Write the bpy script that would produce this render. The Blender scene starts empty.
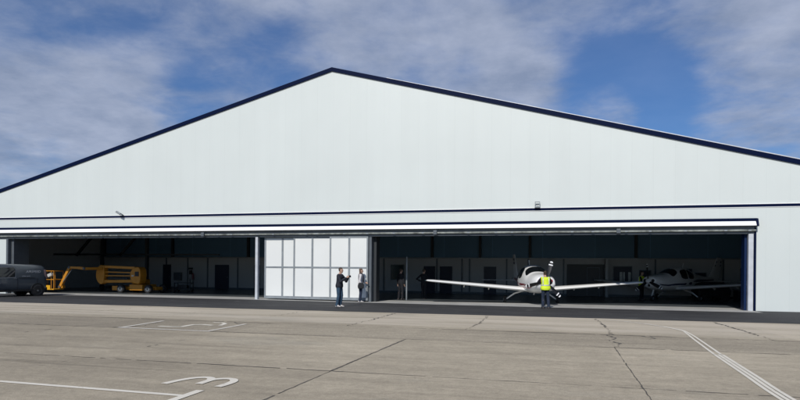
import bpy, bmesh, math, random
from mathutils import Vector, Matrix
random.seed(7)
S = bpy.context.scene
COL = S.collection
R = math.radians

# ------------------------------------------------------------------ helpers
class MB:
    def __init__(self):
        self.v, self.f = [], []
    def add(self, vs, fs):
        o = len(self.v)
        self.v += [tuple(p) for p in vs]
        self.f += [tuple(i + o for i in f) for f in fs]
        return self
    def box(self, x0, x1, y0, y1, z0, z1):
        vs = [(x0,y0,z0),(x1,y0,z0),(x1,y1,z0),(x0,y1,z0),(x0,y0,z1),(x1,y0,z1),(x1,y1,z1),(x0,y1,z1)]
        return self.add(vs, [(0,3,2,1),(4,5,6,7),(0,1,5,4),(1,2,6,5),(2,3,7,6),(3,0,4,7)])
    def bar(self, p, q, w, h=None, up=(0,0,1)):
        p, q = Vector(p), Vector(q); h = h or w
        d = (q - p).normalized(); u = Vector(up)
        if abs(d.dot(u)) > .98: u = Vector((0,1,0))
        s = d.cross(u).normalized(); u = s.cross(d)
        vs = []
        for e in (p, q):
            for a, b in ((-1,-1),(1,-1),(1,1),(-1,1)):
                vs.append(e + s*a*w/2 + u*b*h/2)
        return self.add(vs, [(0,1,2,3),(7,6,5,4),(0,4,5,1),(1,5,6,2),(2,6,7,3),(3,7,4,0)])
    def tube(self, pts, radii, n=10):
        pts = [Vector(p) for p in pts]
        if not hasattr(radii, '__len__'): radii = [radii]*len(pts)
        rings = []; prev = None
        for i, p in enumerate(pts):
            d = (pts[min(i+1, len(pts)-1)] - pts[max(i-1, 0)]).normalized()
            if prev is None:
                u = Vector((0,0,1)) if abs(d.z) < .9 else Vector((1,0,0))
            else: u = prev
            s = d.cross(u).normalized(); u = s.cross(d).normalized(); prev = u
            rings.append([p + (s*math.cos(2*math.pi*k/n) + u*math.sin(2*math.pi*k/n))*radii[i] for k in range(n)])
        return self.loft(rings)
    def loft(self, rings, caps=True, closed=True):
        n = len(rings[0]); vs = [p for r in rings for p in r]; fs = []
        for i in range(len(rings)-1):
            for k in range(n if closed else n-1):
                a, b = i*n+k, i*n+(k+1) % n
                fs.append((a, b, b+n, a+n))
        if caps:
            fs.append(tuple(range(n))[::-1]); fs.append(tuple(range((len(rings)-1)*n, len(rings)*n)))
        return self.add(vs, fs)
    def prism(self, poly, axis, d0, d1):
        def P(a, b, d): return {'x': (d,a,b), 'y': (a,d,b), 'z': (a,b,d)}[axis]
        n = len(poly)
        vs = [P(a, b, d0) for a, b in poly] + [P(a, b, d1) for a, b in poly]
        fs = [tuple(range(n)), tuple(range(n, 2*n))[::-1]]
        fs += [(i, (i+1) % n, (i+1) % n + n, i+n) for i in range(n)]
        return self.add(vs, fs)
    def lathe(self, c, axis, prof, n=20):
        c = Vector(c); ax = Vector(axis).normalized()
        u = Vector((0,0,1)) if abs(ax.z) < .9 else Vector((1,0,0))
        s = ax.cross(u).normalized(); u = s.cross(ax)
        rings = [[c + ax*d + (s*math.cos(2*math.pi*k/n)+u*math.sin(2*math.pi*k/n))*max(r,.0005) for k in range(n)] for d, r in prof]
        return self.loft(rings)
    def ell(self, c, r, n=12, m=8):
        rings = []
        for i in range(m+1):
            t = -math.pi/2 + math.pi*i/m
            rings.append([(c[0]+r[0]*max(math.cos(t),.01)*math.cos(2*math.pi*k/n), c[1]+r[1]*max(math.cos(t),.01)*math.sin(2*math.pi*k/n), c[2]+r[2]*math.sin(t)) for k in range(n)])
        return self.loft(rings)
    def build(self, name, mat, parent=None, smooth=0, bevel=0):
        me = bpy.data.meshes.new(name)
        me.from_pydata(self.v, [], self.f)
        bm = bmesh.new(); bm.from_mesh(me)
        bmesh.ops.recalc_face_normals(bm, faces=bm.faces)
        bm.to_mesh(me); bm.free()
        me.materials.append(mat)
        if smooth:
            for p in me.polygons: p.use_smooth = True
            me.set_sharp_from_angle(angle=R(smooth))
        o = bpy.data.objects.new(name, me); COL.objects.link(o)
        if bevel:
            m = o.modifiers.new('edge', 'BEVEL'); m.width = bevel; m.segments = 2; m.limit_method = 'ANGLE'
        if parent: o.parent = parent
        return o

def tag(o, label=None, cat=None, group=None, kind=None):
    if label: o['label'] = label
    if cat: o['category'] = cat
    if group: o['group'] = group
    if kind: o['kind'] = kind
    return o
def empty(name, loc=(0,0,0), rz=0, label=None, cat=None, group=None):
    o = bpy.data.objects.new(name, None); COL.objects.link(o)
    o.location = loc; o.rotation_euler = (0,0,rz)
    return tag(o, label, cat, group)

# ---------------------------------------------------------------- materials
def mat(name, col, rough=.6, metal=0, var=.0, vscale=3, bump=0, bscale=40, coat=0, spec=.5):
    m = bpy.data.materials.new(name); m.use_nodes = True
    nt = m.node_tree; b = nt.nodes['Principled BSDF']
    b.inputs['Base Color'].default_value = (*col, 1)
    b.inputs['Roughness'].default_value = rough
    b.inputs['Metallic'].default_value = metal
    b.inputs['Coat Weight'].default_value = coat
    b.inputs['Specular IOR Level'].default_value = spec
    if var or bump:
        tc = nt.nodes.new('ShaderNodeTexCoord')
    if var:
        n = nt.nodes.new('ShaderNodeTexNoise'); n.inputs['Scale'].default_value = vscale; n.inputs['Detail'].default_value = 6
        nt.links.new(tc.outputs['Object'], n.inputs['Vector'])
        r = nt.nodes.new('ShaderNodeMapRange'); r.inputs[1].default_value = .3; r.inputs[2].default_value = .7
        r.inputs[3].default_value = 1-var; r.inputs[4].default_value = 1+var
        nt.links.new(n.outputs['Fac'], r.inputs[0])
        mx = nt.nodes.new('ShaderNodeVectorMath'); mx.operation = 'SCALE'; mx.inputs[0].default_value = col
        nt.links.new(r.outputs[0], mx.inputs['Scale'])
        nt.links.new(mx.outputs[0], b.inputs['Base Color'])
    if bump:
        n2 = nt.nodes.new('ShaderNodeTexNoise'); n2.inputs['Scale'].default_value = bscale; n2.inputs['Detail'].default_value = 4
        nt.links.new(tc.outputs['Object'], n2.inputs['Vector'])
        bp = nt.nodes.new('ShaderNodeBump'); bp.inputs['Strength'].default_value = bump; bp.inputs['Distance'].default_value = .02
        nt.links.new(n2.outputs['Fac'], bp.inputs['Height'])
        nt.links.new(bp.outputs[0], b.inputs['Normal'])
    return m

class NT:
    """tiny node-graph writer"""
    def __init__(self, nt): self.nt = nt
    def n(self, typ, **kw):
        x = self.nt.nodes.new(typ)
        for k, v in kw.items(): setattr(x, k, v)
        return x
    def l(self, a, b): self.nt.links.new(a, b)
    def math(self, op, a, b=None, c=None):
        x = self.n('ShaderNodeMath', operation=op)
        for i, v in enumerate((a, b, c)):
            if v is None: continue
            if isinstance(v, (int, float)): x.inputs[i].default_value = v
            else: self.l(v, x.inputs[i])
        return x.outputs[0]
    def noise(self, vec, scale, detail=5, rough=.55, dist=0):
        x = self.n('ShaderNodeTexNoise'); x.inputs['Scale'].default_value = scale
        x.inputs['Detail'].default_value = detail; x.inputs['Roughness'].default_value = rough; x.inputs['Distortion'].default_value = dist
        self.l(vec, x.inputs['Vector']); return x.outputs['Fac']
    def rng(self, v, a, b, c, d, smooth=False):
        x = self.n('ShaderNodeMapRange')
        if smooth: x.interpolation_type = 'SMOOTHSTEP'
        for i, k in zip((1,2,3,4), (a,b,c,d)): x.inputs[i].default_value = k
        self.l(v, x.inputs[0]); return x.outputs[0]
    def mix(self, f, a, b, mode='MIX'):
        x = self.n('ShaderNodeMix', data_type='RGBA', blend_type=mode)
        for sock, v in ((x.inputs[0], f), (x.inputs[6], a), (x.inputs[7], b)):
            if isinstance(v, (int, float)): sock.default_value = v
            elif isinstance(v, tuple): sock.default_value = (*v, 1)
            else: self.l(v, sock)
        return x.outputs[2]
    def mapping(self, vec, scale=(1,1,1), loc=(0,0,0), rot=(0,0,0)):
        x = self.n('ShaderNodeMapping'); x.inputs['Scale'].default_value = scale; x.inputs['Location'].default_value = loc; x.inputs['Rotation'].default_value = rot
        self.l(vec, x.inputs['Vector']); return x.outputs[0]

def concrete_apron():
    m = bpy.data.materials.new('apron_concrete'); m.use_nodes = True
    g = NT(m.node_tree); b = m.node_tree.nodes['Principled BSDF']
    P = g.n('ShaderNodeTexCoord').outputs['Object']
    sep = g.n('ShaderNodeSeparateXYZ'); g.l(P, sep.inputs[0]); X, Y = sep.outputs[0], sep.outputs[1]
    big = g.noise(P, .16, 5, .6)
    streak = g.noise(g.mapping(P, (.12, 1.1, 1), rot=(0,0,R(5))), 1.0, 6, .6, .4)
    streak2 = g.noise(g.mapping(P, (.35, 2.6, 1), loc=(7,3,0), rot=(0,0,R(-4))), 1.0, 5, .6, .3)
    fine = g.noise(P, 9, 6, .7)
    grit = g.noise(P, 70, 3, .7)
    base = g.mix(g.rng(big, .3, .7, 0, 1), (.35,.30,.222), (.475,.41,.305))
    v = g.math('MULTIPLY', g.rng(streak, .28, .72, .87, 1.11), g.rng(fine, .3, .7, .86, 1.13))
    v = g.math('MULTIPLY', v, g.rng(g.noise(g.mapping(P, (.8,1.3,1), loc=(5,9,0)), 2.3, 6, .7), .3, .7, .86, 1.12))
    v = g.math('MULTIPLY', v, g.rng(g.math('ADD', X, g.math('MULTIPLY', g.noise(P, .3, 3), 8)), 2, 13, .86, 1.02, True))
    v = g.math('MULTIPLY', v, g.rng(streak2, .3, .7, .93, 1.06))
    v = g.math('MULTIPLY', v, g.rng(g.noise(P, 26, 5, .8), .3, .7, .84, 1.14))
    v = g.math('MULTIPLY', v, g.rng(grit, .3, .7, .74, 1.26))
    # the older strip of repaired pavement between two joints, grainier and browner
    strip = g.math('MULTIPLY', g.math('GREATER_THAN', Y, -15.3), g.math('LESS_THAN', Y, -12.65))
    gr2 = g.rng(g.noise(P, 16, 5, .85), .32, .68, .66, 1.16)
    v = g.math('MULTIPLY', v, g.math('ADD', 1, g.math('MULTIPLY', strip, g.math('SUBTRACT', gr2, 1))))
    # each slab with a cast of its own
    cell = g.n('ShaderNodeCombineXYZ')
    g.l(g.math('FLOOR', g.math('DIVIDE', g.math('SUBTRACT', X, 7.75), 4.65)), cell.inputs[0])
    g.l(g.math('ADD', g.math('ADD', g.math('GREATER_THAN', Y, -19.9), strip), g.math('MULTIPLY', g.math('GREATER_THAN', Y, -12.65), 2)), cell.inputs[1])
    wn = g.n('ShaderNodeTexWhiteNoise', noise_dimensions='3D'); g.l(cell.outputs[0], wn.inputs['Vector'])
    v = g.math('MULTIPLY', v, g.rng(wn.outputs['Value'], 0, 1, .90, 1.07))
    # swept pale dust along the band next to the asphalt
    pale = g.math('MULTIPLY', g.rng(Y, -12.5, -11.4, 0, 1, True), g.rng(g.noise(g.mapping(P, (.1,.9,1)), 1.4, 5), .4, .6, .35, 1))
    # long dark scuffs and grey washed-out patches
    scuff = g.rng(g.noise(g.mapping(P, (.10, 1.9, 1), loc=(2.3,11,0), rot=(0,0,R(7))), 1.0, 4, .5), .62, .76, 0, .42)
    stain = g.rng(g.noise(g.mapping(P, (.5,1.0,1), loc=(31,4,0)), .35, 5, .6), .58, .74, 0, .4)
    v = g.math('MULTIPLY', v, g.math('SUBTRACT', 1, scuff))
    mul = g.n('ShaderNodeVectorMath', operation='SCALE'); g.l(base, mul.inputs[0]); g.l(v, mul.inputs['Scale'])
    c = g.mix(g.math('MULTIPLY', strip, .12), mul.outputs[0], (.25,.22,.18))
    c = g.mix(g.math('MULTIPLY', pale, .7), c, (.58,.51,.41))
    c = g.mix(stain, c, (.215,.215,.19))
    g.l(c, b.inputs['Base Color']); b.inputs['Roughness'].default_value = .85; b.inputs['Specular IOR Level'].default_value = .25
    bp = g.n('ShaderNodeBump'); bp.inputs['Strength'].default_value = .35; bp.inputs['Distance'].default_value = .01
    g.l(g.noise(P, 45, 5, .7), bp.inputs['Height']); g.l(bp.outputs[0], b.inputs['Normal'])
    return m

def worn_paint(name, col, wear):
    m = bpy.data.materials.new(name); m.use_nodes = True
    g = NT(m.node_tree); b = m.node_tree.nodes['Principled BSDF']
    P = g.n('ShaderNodeTexCoord').outputs['Object']
    w = g.math('ADD', g.math('MULTIPLY', g.noise(P, 3.2, 6, .75), .6), g.math('MULTIPLY', g.noise(P, 24, 4, .8), .4))
    tone = g.mix(g.noise(P, 1.1, 4), col, tuple(c*.86 for c in col))
    g.l(g.mix(g.rng(w, wear-.05, wear+.07, 0, .85), tone, (.36,.31,.23)), b.inputs['Base Color']); b.inputs['Roughness'].default_value = .75
    return m

def asphalt():
    m = bpy.data.materials.new('asphalt'); m.use_nodes = True
    g = NT(m.node_tree); b = m.node_tree.nodes['Principled BSDF']
    P = g.n('ShaderNodeTexCoord').outputs['Object']
    a = g.noise(g.mapping(P, (.25, 1.2, 1)), 1.1, 6, .6); gr = g.noise(P, 60, 3, .8)
    c = g.mix(g.rng(a, .3, .7, 0, 1), (.028,.028,.030), (.050,.049,.049))
    mul = g.n('ShaderNodeVectorMath', operation='SCALE'); g.l(c, mul.inputs[0]); g.l(g.rng(gr, .3, .7, .75, 1.25), mul.inputs['Scale'])
    marks = g.rng(g.noise(g.mapping(P, (.6,.9,1), loc=(4,2,0), rot=(0,0,R(35))), .9, 6, .65, 1.2), .57, .68, 0, .38)
    g.l(g.mix(marks, mul.outputs[0], (.12,.12,.115)), b.inputs['Base Color']); b.inputs['Roughness'].default_value = .8
    b.inputs['Specular IOR Level'].default_value = .3
    bp = g.n('ShaderNodeBump'); bp.inputs['Strength'].default_value = .5; bp.inputs['Distance'].default_value = .01
    g.l(gr, bp.inputs['Height']); g.l(bp.outputs[0], b.inputs['Normal'])
    return m

def cladding(name, col, pitch=1.0, tint=.035, seam=.16, rough=.45):
    m = bpy.data.materials.new(name); m.use_nodes = True
    g = NT(m.node_tree); b = m.node_tree.nodes['Principled BSDF']
    P = g.n('ShaderNodeTexCoord').outputs['Object']
    sep = g.n('ShaderNodeSeparateXYZ'); g.l(P, sep.inputs[0]); X = sep.outputs[0]
    u = g.math('DIVIDE', X, pitch); idx = g.math('FLOOR', u); fr = g.math('FRACT', u)
    wn = g.n('ShaderNodeTexWhiteNoise', noise_dimensions='1D'); g.l(idx, wn.inputs['W'])
    t = g.rng(wn.outputs['Value'], 0, 1, 1-tint, 1)
    line = g.math('LESS_THAN', fr, .022/pitch)
    t = g.math('MULTIPLY', t, g.math('SUBTRACT', 1, g.math('MULTIPLY', line, seam)))
    dirt = g.noise(g.mapping(P, (1.6, 1, .10)), 1.0, 5, .6)
    t = g.math('MULTIPLY', t, g.rng(dirt, .35, .75, 1.0, .972))
    t = g.math('MULTIPLY', t, g.rng(g.noise(P, .22, 3), .3, .7, .97, 1.02))
    mul = g.n('ShaderNodeVectorMath', operation='SCALE'); mul.inputs[0].default_value = col; g.l(t, mul.inputs['Scale'])
    g.l(mul.outputs[0], b.inputs['Base Color']); b.inputs['Roughness'].default_value = rough
    bp = g.n('ShaderNodeBump'); bp.inputs['Strength'].default_value = .25; bp.inputs['Distance'].default_value = .03
    micro = g.math('ADD', g.math('MULTIPLY', line, -1), g.math('MULTIPLY', g.noise(g.mapping(P, (1.2,1,.5)), 1.3, 2), .5))
    g.l(micro, bp.inputs['Height']); g.l(bp.outputs[0], b.inputs['Normal'])
    return m

M = dict(
    concrete=concrete_apron(), asphalt=asphalt(),
    clad=cladding('white_cladding', (.625,.67,.65), .92, .010, .035),
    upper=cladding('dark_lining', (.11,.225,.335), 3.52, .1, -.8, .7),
    side=cladding('side_cladding', (.55,.57,.57), 1.0),
    partition=mat('partition', (.44,.44,.43), .7, var=.05, vscale=.6),
    floor=mat('sealed_floor', (.085,.098,.105), .3, var=.18, vscale=.5, spec=.4),
    sill=mat('sill_concrete', (.40,.395,.37), .7, var=.15, vscale=1.2, bump=.2),
    joint=mat('joint_filler', (.095,.086,.072), .9, var=.45, vscale=2),
    paint=worn_paint('worn_road_paint', (.80,.745,.63), .60),
    faint=worn_paint('faded_road_paint', (.74,.69,.60), .55),
    navy=mat('navy_trim', (.0018,.0065,.032), .5, var=.06, vscale=1, spec=.06),
    navy2=mat('blue_reveal', (.003,.016,.065), .5, var=.05, spec=.2),
    white=mat('white_trim', (.84,.84,.84), .35, var=.02, vscale=.7),
    doorpanel=mat('door_panel', (.72,.735,.715), .4, var=.02, vscale=.8),
    galv=mat('galvanised_steel', (.26,.285,.30), .5, .4, var=.15, vscale=2.5), railgalv=mat('uneven_light_rail', (.20,.215,.20), .55, .3, var=.55, vscale=3.5),  # railgalv: dark tone and noise paint the uneven light on the rail
    postgalv=mat('pale_steel', (.55,.57,.60), .45, .2, var=.12, vscale=3),
    dgrey=mat('dark_grey_steel', (.10,.115,.13), .5, .2, var=.1),
    dark=mat('dark_steel', (.018,.022,.026), .6),
    doorblue=mat('dark_blue_door', (.010,.014,.034), .5),
    glassdark=mat('dark_glass', (.006,.008,.010), .04, coat=.3),
    glassteal=mat('teal_window', (.022,.045,.052), .12),
    painted_daylight=mat('pale_painted_daylight', (.62,.64,.60), .8, var=.2, vscale=6),
    roof=mat('roof_sheet', (.30,.32,.34), .5, .2, var=.06),
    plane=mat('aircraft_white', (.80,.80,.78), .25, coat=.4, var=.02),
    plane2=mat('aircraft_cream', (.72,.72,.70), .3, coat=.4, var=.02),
    maroon=mat('maroon_stripe', (.16,.02,.03), .3), pink=mat('rose_stripe', (.42,.20,.20), .3),
    bluestripe=mat('blue_stripe', (.012,.016,.06), .3),
    red=mat('red_plug', (.33,.012,.025), .6), black=mat('black', (.010,.010,.011), .45),
    rubber=mat('rubber', (.013,.013,.014), .8), rim=mat('rim_metal', (.35,.36,.37), .4, .6),
    vanrim=mat('van_rim', (.16,.165,.17), .4, .4),
    van=mat('van_paint', (.062,.074,.088), .32, .25, coat=.6, var=.04),
    vantrim=mat('van_trim', (.12,.13,.14), .4), lamp=mat('tail_lamp', (.22,.15,.15), .2),
    lettering=mat('pale_lettering', (.42,.44,.46), .6), chrome=mat('mirror_shell', (.6,.6,.6), .15, .8),
    orange=mat('lift_orange', (.48,.20,.013), .45, var=.12, vscale=3),
    yellow=mat('lift_yellow', (.62,.33,.015), .45, var=.06), lgrey=mat('control_grey', (.45,.45,.43), .5),
    lips=mat('lips', (.25,.11,.09), .5), skin=mat('skin', (.42,.26,.19), .6), hairb=mat('brown_hair', (.045,.028,.018), .7, bump=.5, bscale=60),
    hairl=mat('light_brown_hair', (.10,.062,.04), .7, bump=.5, bscale=60),
    jacket=mat('navy_jacket', (.012,.014,.024), .85, var=.2, vscale=8, bump=.4, bscale=14),
    jeans=mat('blue_jeans', (.028,.062,.105), .9, var=.25, vscale=9, bump=.4, bscale=16),
    djeans=mat('dark_jeans', (.014,.024,.048), .9, var=.25, vscale=9, bump=.4, bscale=16),
    blouse=mat('white_blouse', (.62,.60,.60), .9, var=.06, bump=.4, bscale=14),
    darkcloth=mat('dark_clothes', (.008,.009,.013), .9, bump=.4, bscale=14),
    scarf=mat('dark_scarf', (.02,.022,.035), .9), shoe=mat('pale_shoes', (.50,.48,.46), .7),
    dshoe=mat('dark_shoes', (.06,.05,.045), .7), leather=mat('black_leather', (.012,.012,.014), .5),
    hivis=mat('hi_vis_yellow', (.64,.80,.03), .8, var=.06, vscale=8, bump=.4, bscale=14),
    reflect=mat('reflective_tape', (.55,.58,.55), .35, .2), phone=mat('phone_black', (.02,.02,.02), .2),
    tarp=mat('dark_tarp', (.012,.014,.018), .7, var=.2, vscale=4, bump=.6, bscale=6),
)

# ------------------------------------------------------------------ setting
def sheet(name, x0, x1, y0, y1, z, m, label=None):
    o = MB().add([(x0,y0,z),(x1,y0,z),(x1,y1,z),(x0,y1,z)], [(0,1,2,3)]).build(name, m)
    return tag(o, label, None, None, 'structure')
sheet('ground', -900, 900, -900, 900, 0, M['concrete'], 'weathered beige concrete apron with joints')
def quad_sheet(name, pts, z, m, label):
    return tag(MB().add([(x,y,z) for x,y in pts], [tuple(range(len(pts)))]).build(name, m), label, kind='structure')
def edge(xa, ya, xb, yb, n, amp):
    return [(xa+(xb-xa)*i/n, ya+(yb-ya)*i/n + random.uniform(-amp, amp)) for i in range(n+1)]
quad_sheet('asphalt_strip', edge(-60,-7.6,60,-6.6,160,.045) + [(60,.2),(-60,.2)], .004, M['asphalt'], 'dark asphalt strip along the front of the hangar')
quad_sheet('sill_and_sun_patch', [(-21.5,-.25),(-1.5,-.5),(8,-1.0),(19.8,-1.2),(19.74,2.1),(-21.5,2.1)], .008, M['sill'], 'pale concrete sill and painted sunlit floor across the hangar opening')  # concrete sill, its inner part drawn deeper as the pale sunlit floor
sheet('floor', -26.7, 26.7, 2.1, 26.3, .012, M['floor'], 'sealed dark grey floor inside the hangar')

# joints and cracks of the slabs, one ragged strip each
jm = MB()
def joint(pts, w, gap=.0, wob=.012, step=.11):
    for (xa, ya), (xb, yb) in zip(pts, pts[1:]):
        L = math.hypot(xb-xa, yb-ya); n = max(2, int(L/step)); dx, dy = (xb-xa)/L, (yb-ya)/L
        prev = None; fat = .7
        for i in range(n+1):
            t = i/n; o = random.uniform(-wob, wob) if 0 < i < n else 0
            fat = min(1.35, max(.2, fat + random.uniform(-.3,.3))); ww = w*fat
            c = (xa+dx*L*t - dy*o, ya+dy*L*t + dx*o)
            cur = [(c[0]-dy*ww/2, c[1]+dx*ww/2, .004), (c[0]+dy*ww/2, c[1]-dx*ww/2, .004)]
            if prev and random.random() > gap: jm.add([prev[0], prev[1], cur[1], cur[0]], [(0,1,2,3)])
            prev = cur
for y, w, gp in ((-12.64,.06,.06), (-15.32,.036,.05), (-19.9,.032,.06), (-24.6,.03,.06), (-29,.04,.1), (-34,.04,.1)):
    joint([(-46, y+.06), (-20, y+.04), (8, y), (45, y-.08)], w, gp)
for x in (-27.0,-23.4,-19.8,-16.2,-12.5,-8.9,-5.3,-1.6, 1.8, 5.42, 8.95, 12.7, 16.4, 20.0, 23.6, 27.2):
    wild = x in (5.42, 8.95, 12.7, 16.4)
    joint([(x+random.uniform(-.05,.05), -12.6), (x+.05*wild, -10.4), (x+random.uniform(-.05,.05), -7.25)],   .055 if wild else .025, .05 if wild else .6, .06)
for x in (-20.2,-15.5,-10.9,-6.2,-1.55,3.1,7.78,12.42,17.1,21.7,26.4):
    joint([(x+.08,-15.3), (x,-19.9), (x-.05,-24.6), (x-.1,-34)], .03, .03 if x in (7.78, 12.42) else .85, .008)
joint([(12.58,-12.7),(12.72,-13.4),(12.5,-14.1),(12.7,-14.6),(12.5,-15.3)], .06, .1, .06)
joint([(13.4,-12.72),(13.62,-12.85),(13.66,-13.2),(13.5,-13.35)], .05, 0, .03)
joint([(0.4,-12.5),(-.2,-13.6),(.1,-14.6),(-.4,-15.3)], .04, .3, .06)
joint([(1.6,-12.6),(2.4,-13.3),(3.0,-12.7)], .04, .5, .05)
tag(jm.build('pavement_joints', M['joint']), 'dark joints and cracks between the concrete slabs', kind='structure')

def stroke(pts, w, z=.006, mb=None):
    mb = mb or MB(); P = [Vector((x,y,0)) for x,y in pts]; L = []
    for i, p in enumerate(P):
        d = (P[min(i+1,len(P)-1)] - P[max(i-1,0)]).normalized(); nrm = Vector((-d.y, d.x, 0))
        L.append((p+nrm*w/2, p-nrm*w/2))
    for (a, b), (c, d) in zip(L, L[1:]):
        mb.add([(a.x,a.y,z),(b.x,b.y,z),(d.x,d.y,z),(c.x,c.y,z)], [(0,1,2,3)])
    return mb
def smooth_pts(P, n=8):
    out = []
    for i in range(len(P)-1):
        p0, p1, p2, p3 = P[max(i-1,0)], P[i], P[i+1], P[min(i+2,len(P)-1)]
        for k in range(n):
            t = k/n
            out.append(tuple(.5*((2*b)+(c-a)*t+(2*a-5*b+4*c-d)*t*t+(3*b-a-3*c+d)*t**3) for a,b,c,d in zip(p0,p1,p2,p3)))
    return out + [P[-1]]
# bay numbered 3, in front
m_ = stroke([(-2,-22.0),(3.7,-22.1),(6.66,-22.16)], .095)
stroke([(6.72,-22.75),(6.70,-21.82)], .12, .008, m_)
tag(m_.build('bay_line', M['paint']), 'white corner line of the parking bay numbered 3', kind='structure')
three = [(5.96,-21.58),(6.00,-21.33),(6.07,-21.13),(6.17,-21.02),(6.27,-20.99),(6.36,-21.04),(6.42,-21.16)]
m3 = stroke(smooth_pts(three, 4), .115, .008); stroke(smooth_pts([(6.43,-21.46),(6.425,-21.25),(6.44,-21.12),(6.51,-21.03),(6.62,-20.99),(6.72,-21.03),(6.79,-21.15),(6.81,-21.32),(6.79,-21.56)], 4), .115, .010, m3)
tag(m3.build('bay_number', M['paint']), 'white painted bay number 3 lying on its side', kind='structure')
# the further bay
m_ = stroke([(-.25,-15.22),(2.62,-15.28)], .12); stroke([(-.16,-15.15),(-.42,-13.1)], .12, .008, m_); stroke([(2.56,-15.2),(2.46,-13.2)], .11, .008, m_)
tag(m_.build('bay_line', M['faint']), 'faded three-sided outline of the further parking bay', kind='structure')
m_ = stroke([(.55,-14.58),(.95,-14.6),(1.22,-14.5),(1.17,-14.1),(1.16,-13.85),(1.4,-13.74),(1.78,-13.86)], .15, .006)
stroke([(1.30,-13.05),(1.62,-13.06),(1.85,-13.3),(2.0,-13.82)], .12, .006, m_)
tag(m_.build('bay_number', M['paint']), 'worn white number inside the further parking bay', kind='structure')
# the triple taxi line
ctr = [(14.0,-24),(14.11,-20.12),(14.24,-18.2),(14.40,-15.8)]
m_ = MB()
for off in (-.075, 0, .075): stroke(smooth_pts([(x+off, y) for x, y in ctr]), .056, .006, m_)
for off in (-.072, .058): stroke(smooth_pts([(14.40+off,-15.76),(14.62+off*.9,-13.1),(14.72+off*.7,-11.9),(14.77+off*.4,-11.1)]), .052, .006, m_)
stroke(smooth_pts([(14.77,-11.15),(14.76,-10.75),(14.62,-10.13),(14.45,-9.6)]), .10, .008, m_)
tag(m_.build('taxi_line', M['paint']), 'white triple-striped guide line curving towards the hangar', kind='structure')
tag(stroke(smooth_pts([(14.46,-9.62),(14.24,-9.1),(13.92,-8.5),(13.5,-7.95),(12.9,-7.45)]), .09).build('taxi_line', M['faint']), 'faded yellowish end of the guide line by the asphalt', kind='structure')

# ------------------------------------------------------------------ hangar
H = empty('hangar', (0,0,0), 0, 'wide white hangar with navy trim and a low open doorway', 'hangar')
EX, EZ, AX, AZ, OT = 27.0, 5.05, -.10, 12.20, 3.62
OL, OR_ = -21.53, 19.78
def roofz(x): return AZ - (AZ-EZ)*abs(x-AX)/EX
MB().prism([(-EX,-.3),(OL,-.3),(OL,OT),(OR_,OT),(OR_,-.3),(EX,-.3),(EX,roofz(EX)),(AX,AZ),(-EX,roofz(-EX))], 'y', 0, .16).build('gable_wall', M['clad'], H)
for s in (-1, 1):
    MB().box(s*26.84-.16, s*26.84+.16, .16, 26.4, -.3, EZ-.05).build('side_wall', M['side'], H)
    x1 = s*(EX+.5)
    rf = MB().prism([(AX,AZ+.02),(x1,roofz(x1)+.02),(x1,roofz(x1)+.10),(AX,AZ+.10)], 'y', .0, 26.8).build('roof', M['roof'], H)
    MB().prism([(AX,AZ-.10),(x1,roofz(x1)-.10),(x1,roofz(x1)+.11),(AX,AZ+.11)], 'y', -.06, -.003).build('barge_board', M['navy'], H)
    if s > 0:
        MB().prism([(AX+3,roofz(AX+3)+.115),(x1,roofz(x1)+.115),(x1,roofz(x1)+.165),(AX+3,roofz(AX+3)+.135)], 'y', -.062, -.003).build('verge_flashing', M['postgalv'], H)
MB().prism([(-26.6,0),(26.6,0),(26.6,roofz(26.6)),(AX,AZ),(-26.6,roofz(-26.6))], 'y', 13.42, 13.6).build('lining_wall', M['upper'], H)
MB().prism([(-26.6,0),(26.6,0),(26.6,roofz(26.6)),(AX,AZ),(-26.6,roofz(-26.6))], 'y', 26.3, 26.5).build('rear_wall', M['side'], H)
MB().box(-EX, EX, -.03, -.002, 4.585, 4.70).build('trim_band', M['navy'], H)
MB().box(-EX, EX, -.022, -.002, 4.555, 4.582).build('flashing', M['white'], H)
MB().box(-EX, EX, -.022, -.002, 4.703, 4.728).build('flashing', M['white'], H)
# canopy over the sliding doors: navy capping, sloping white fascia
CX0, CX1 = -27.0, 19.86
MB().prism([(-.002,4.09),(-.17,4.07),(-.17,3.945),(-.002,3.945)], 'x', CX0, CX1).build('canopy_trim', M['navy'], H)
MB().prism([(-.002,3.942),(-.165,3.942),(-.28,3.765),(-.28,3.745),(-.002,3.76)], 'x', CX0, CX1-.06).build('canopy', M['white'], H)
MB().prism([(-.002,4.09),(-.19,4.06),(-.31,3.77),(-.31,3.71),(-.002,3.72)], 'x', CX1-.055, CX1+.03).build('canopy_end_cap', M['navy'], H)
MB().box(OL-5.4, OR_+.05, -.05, -.003, 3.40, 3.742).build('header_and_shade_band', M['dgrey'], H)  # dark header; its upper part paints the shade under the canopy
# door rail under it, with hanger brackets and bolts
rl = MB(); rl.box(OL-5.4, OR_+.05, -.17, -.052, 3.50, 3.585)
rail = rl.build('door_rail', M['railgalv'], H, bevel=.02)
for i in range(34):
    x = OL-.2 + i*1.25 + random.uniform(-.4,.4)
    MB().box(x-.06, x+.06, -.19, -.172, 3.51, 3.56+random.uniform(0,.02)).build('rail_bolt', M['galv'], rail)
for x in (-7.6, 5.55, 14.15):
    MB().box(x-.09, x+.09, -.27, -.195, 3.45, 3.66).build('rail_bracket', M['dgrey'], rail, bevel=.015)
MB().box(OL, OR_, .30, .36, 3.47, 3.9).build('door_header', M['dgrey'], H)
for k in range(3):
    MB().box(OL, OR_, .42+k*.3, .50+k*.3, 3.46, 3.54).build('inner_door_rail', M['dark'], H)
MB().box(OL, OR_, .37, 1.25, 3.60, 3.66).build('door_soffit', M['dark'], H)
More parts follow.
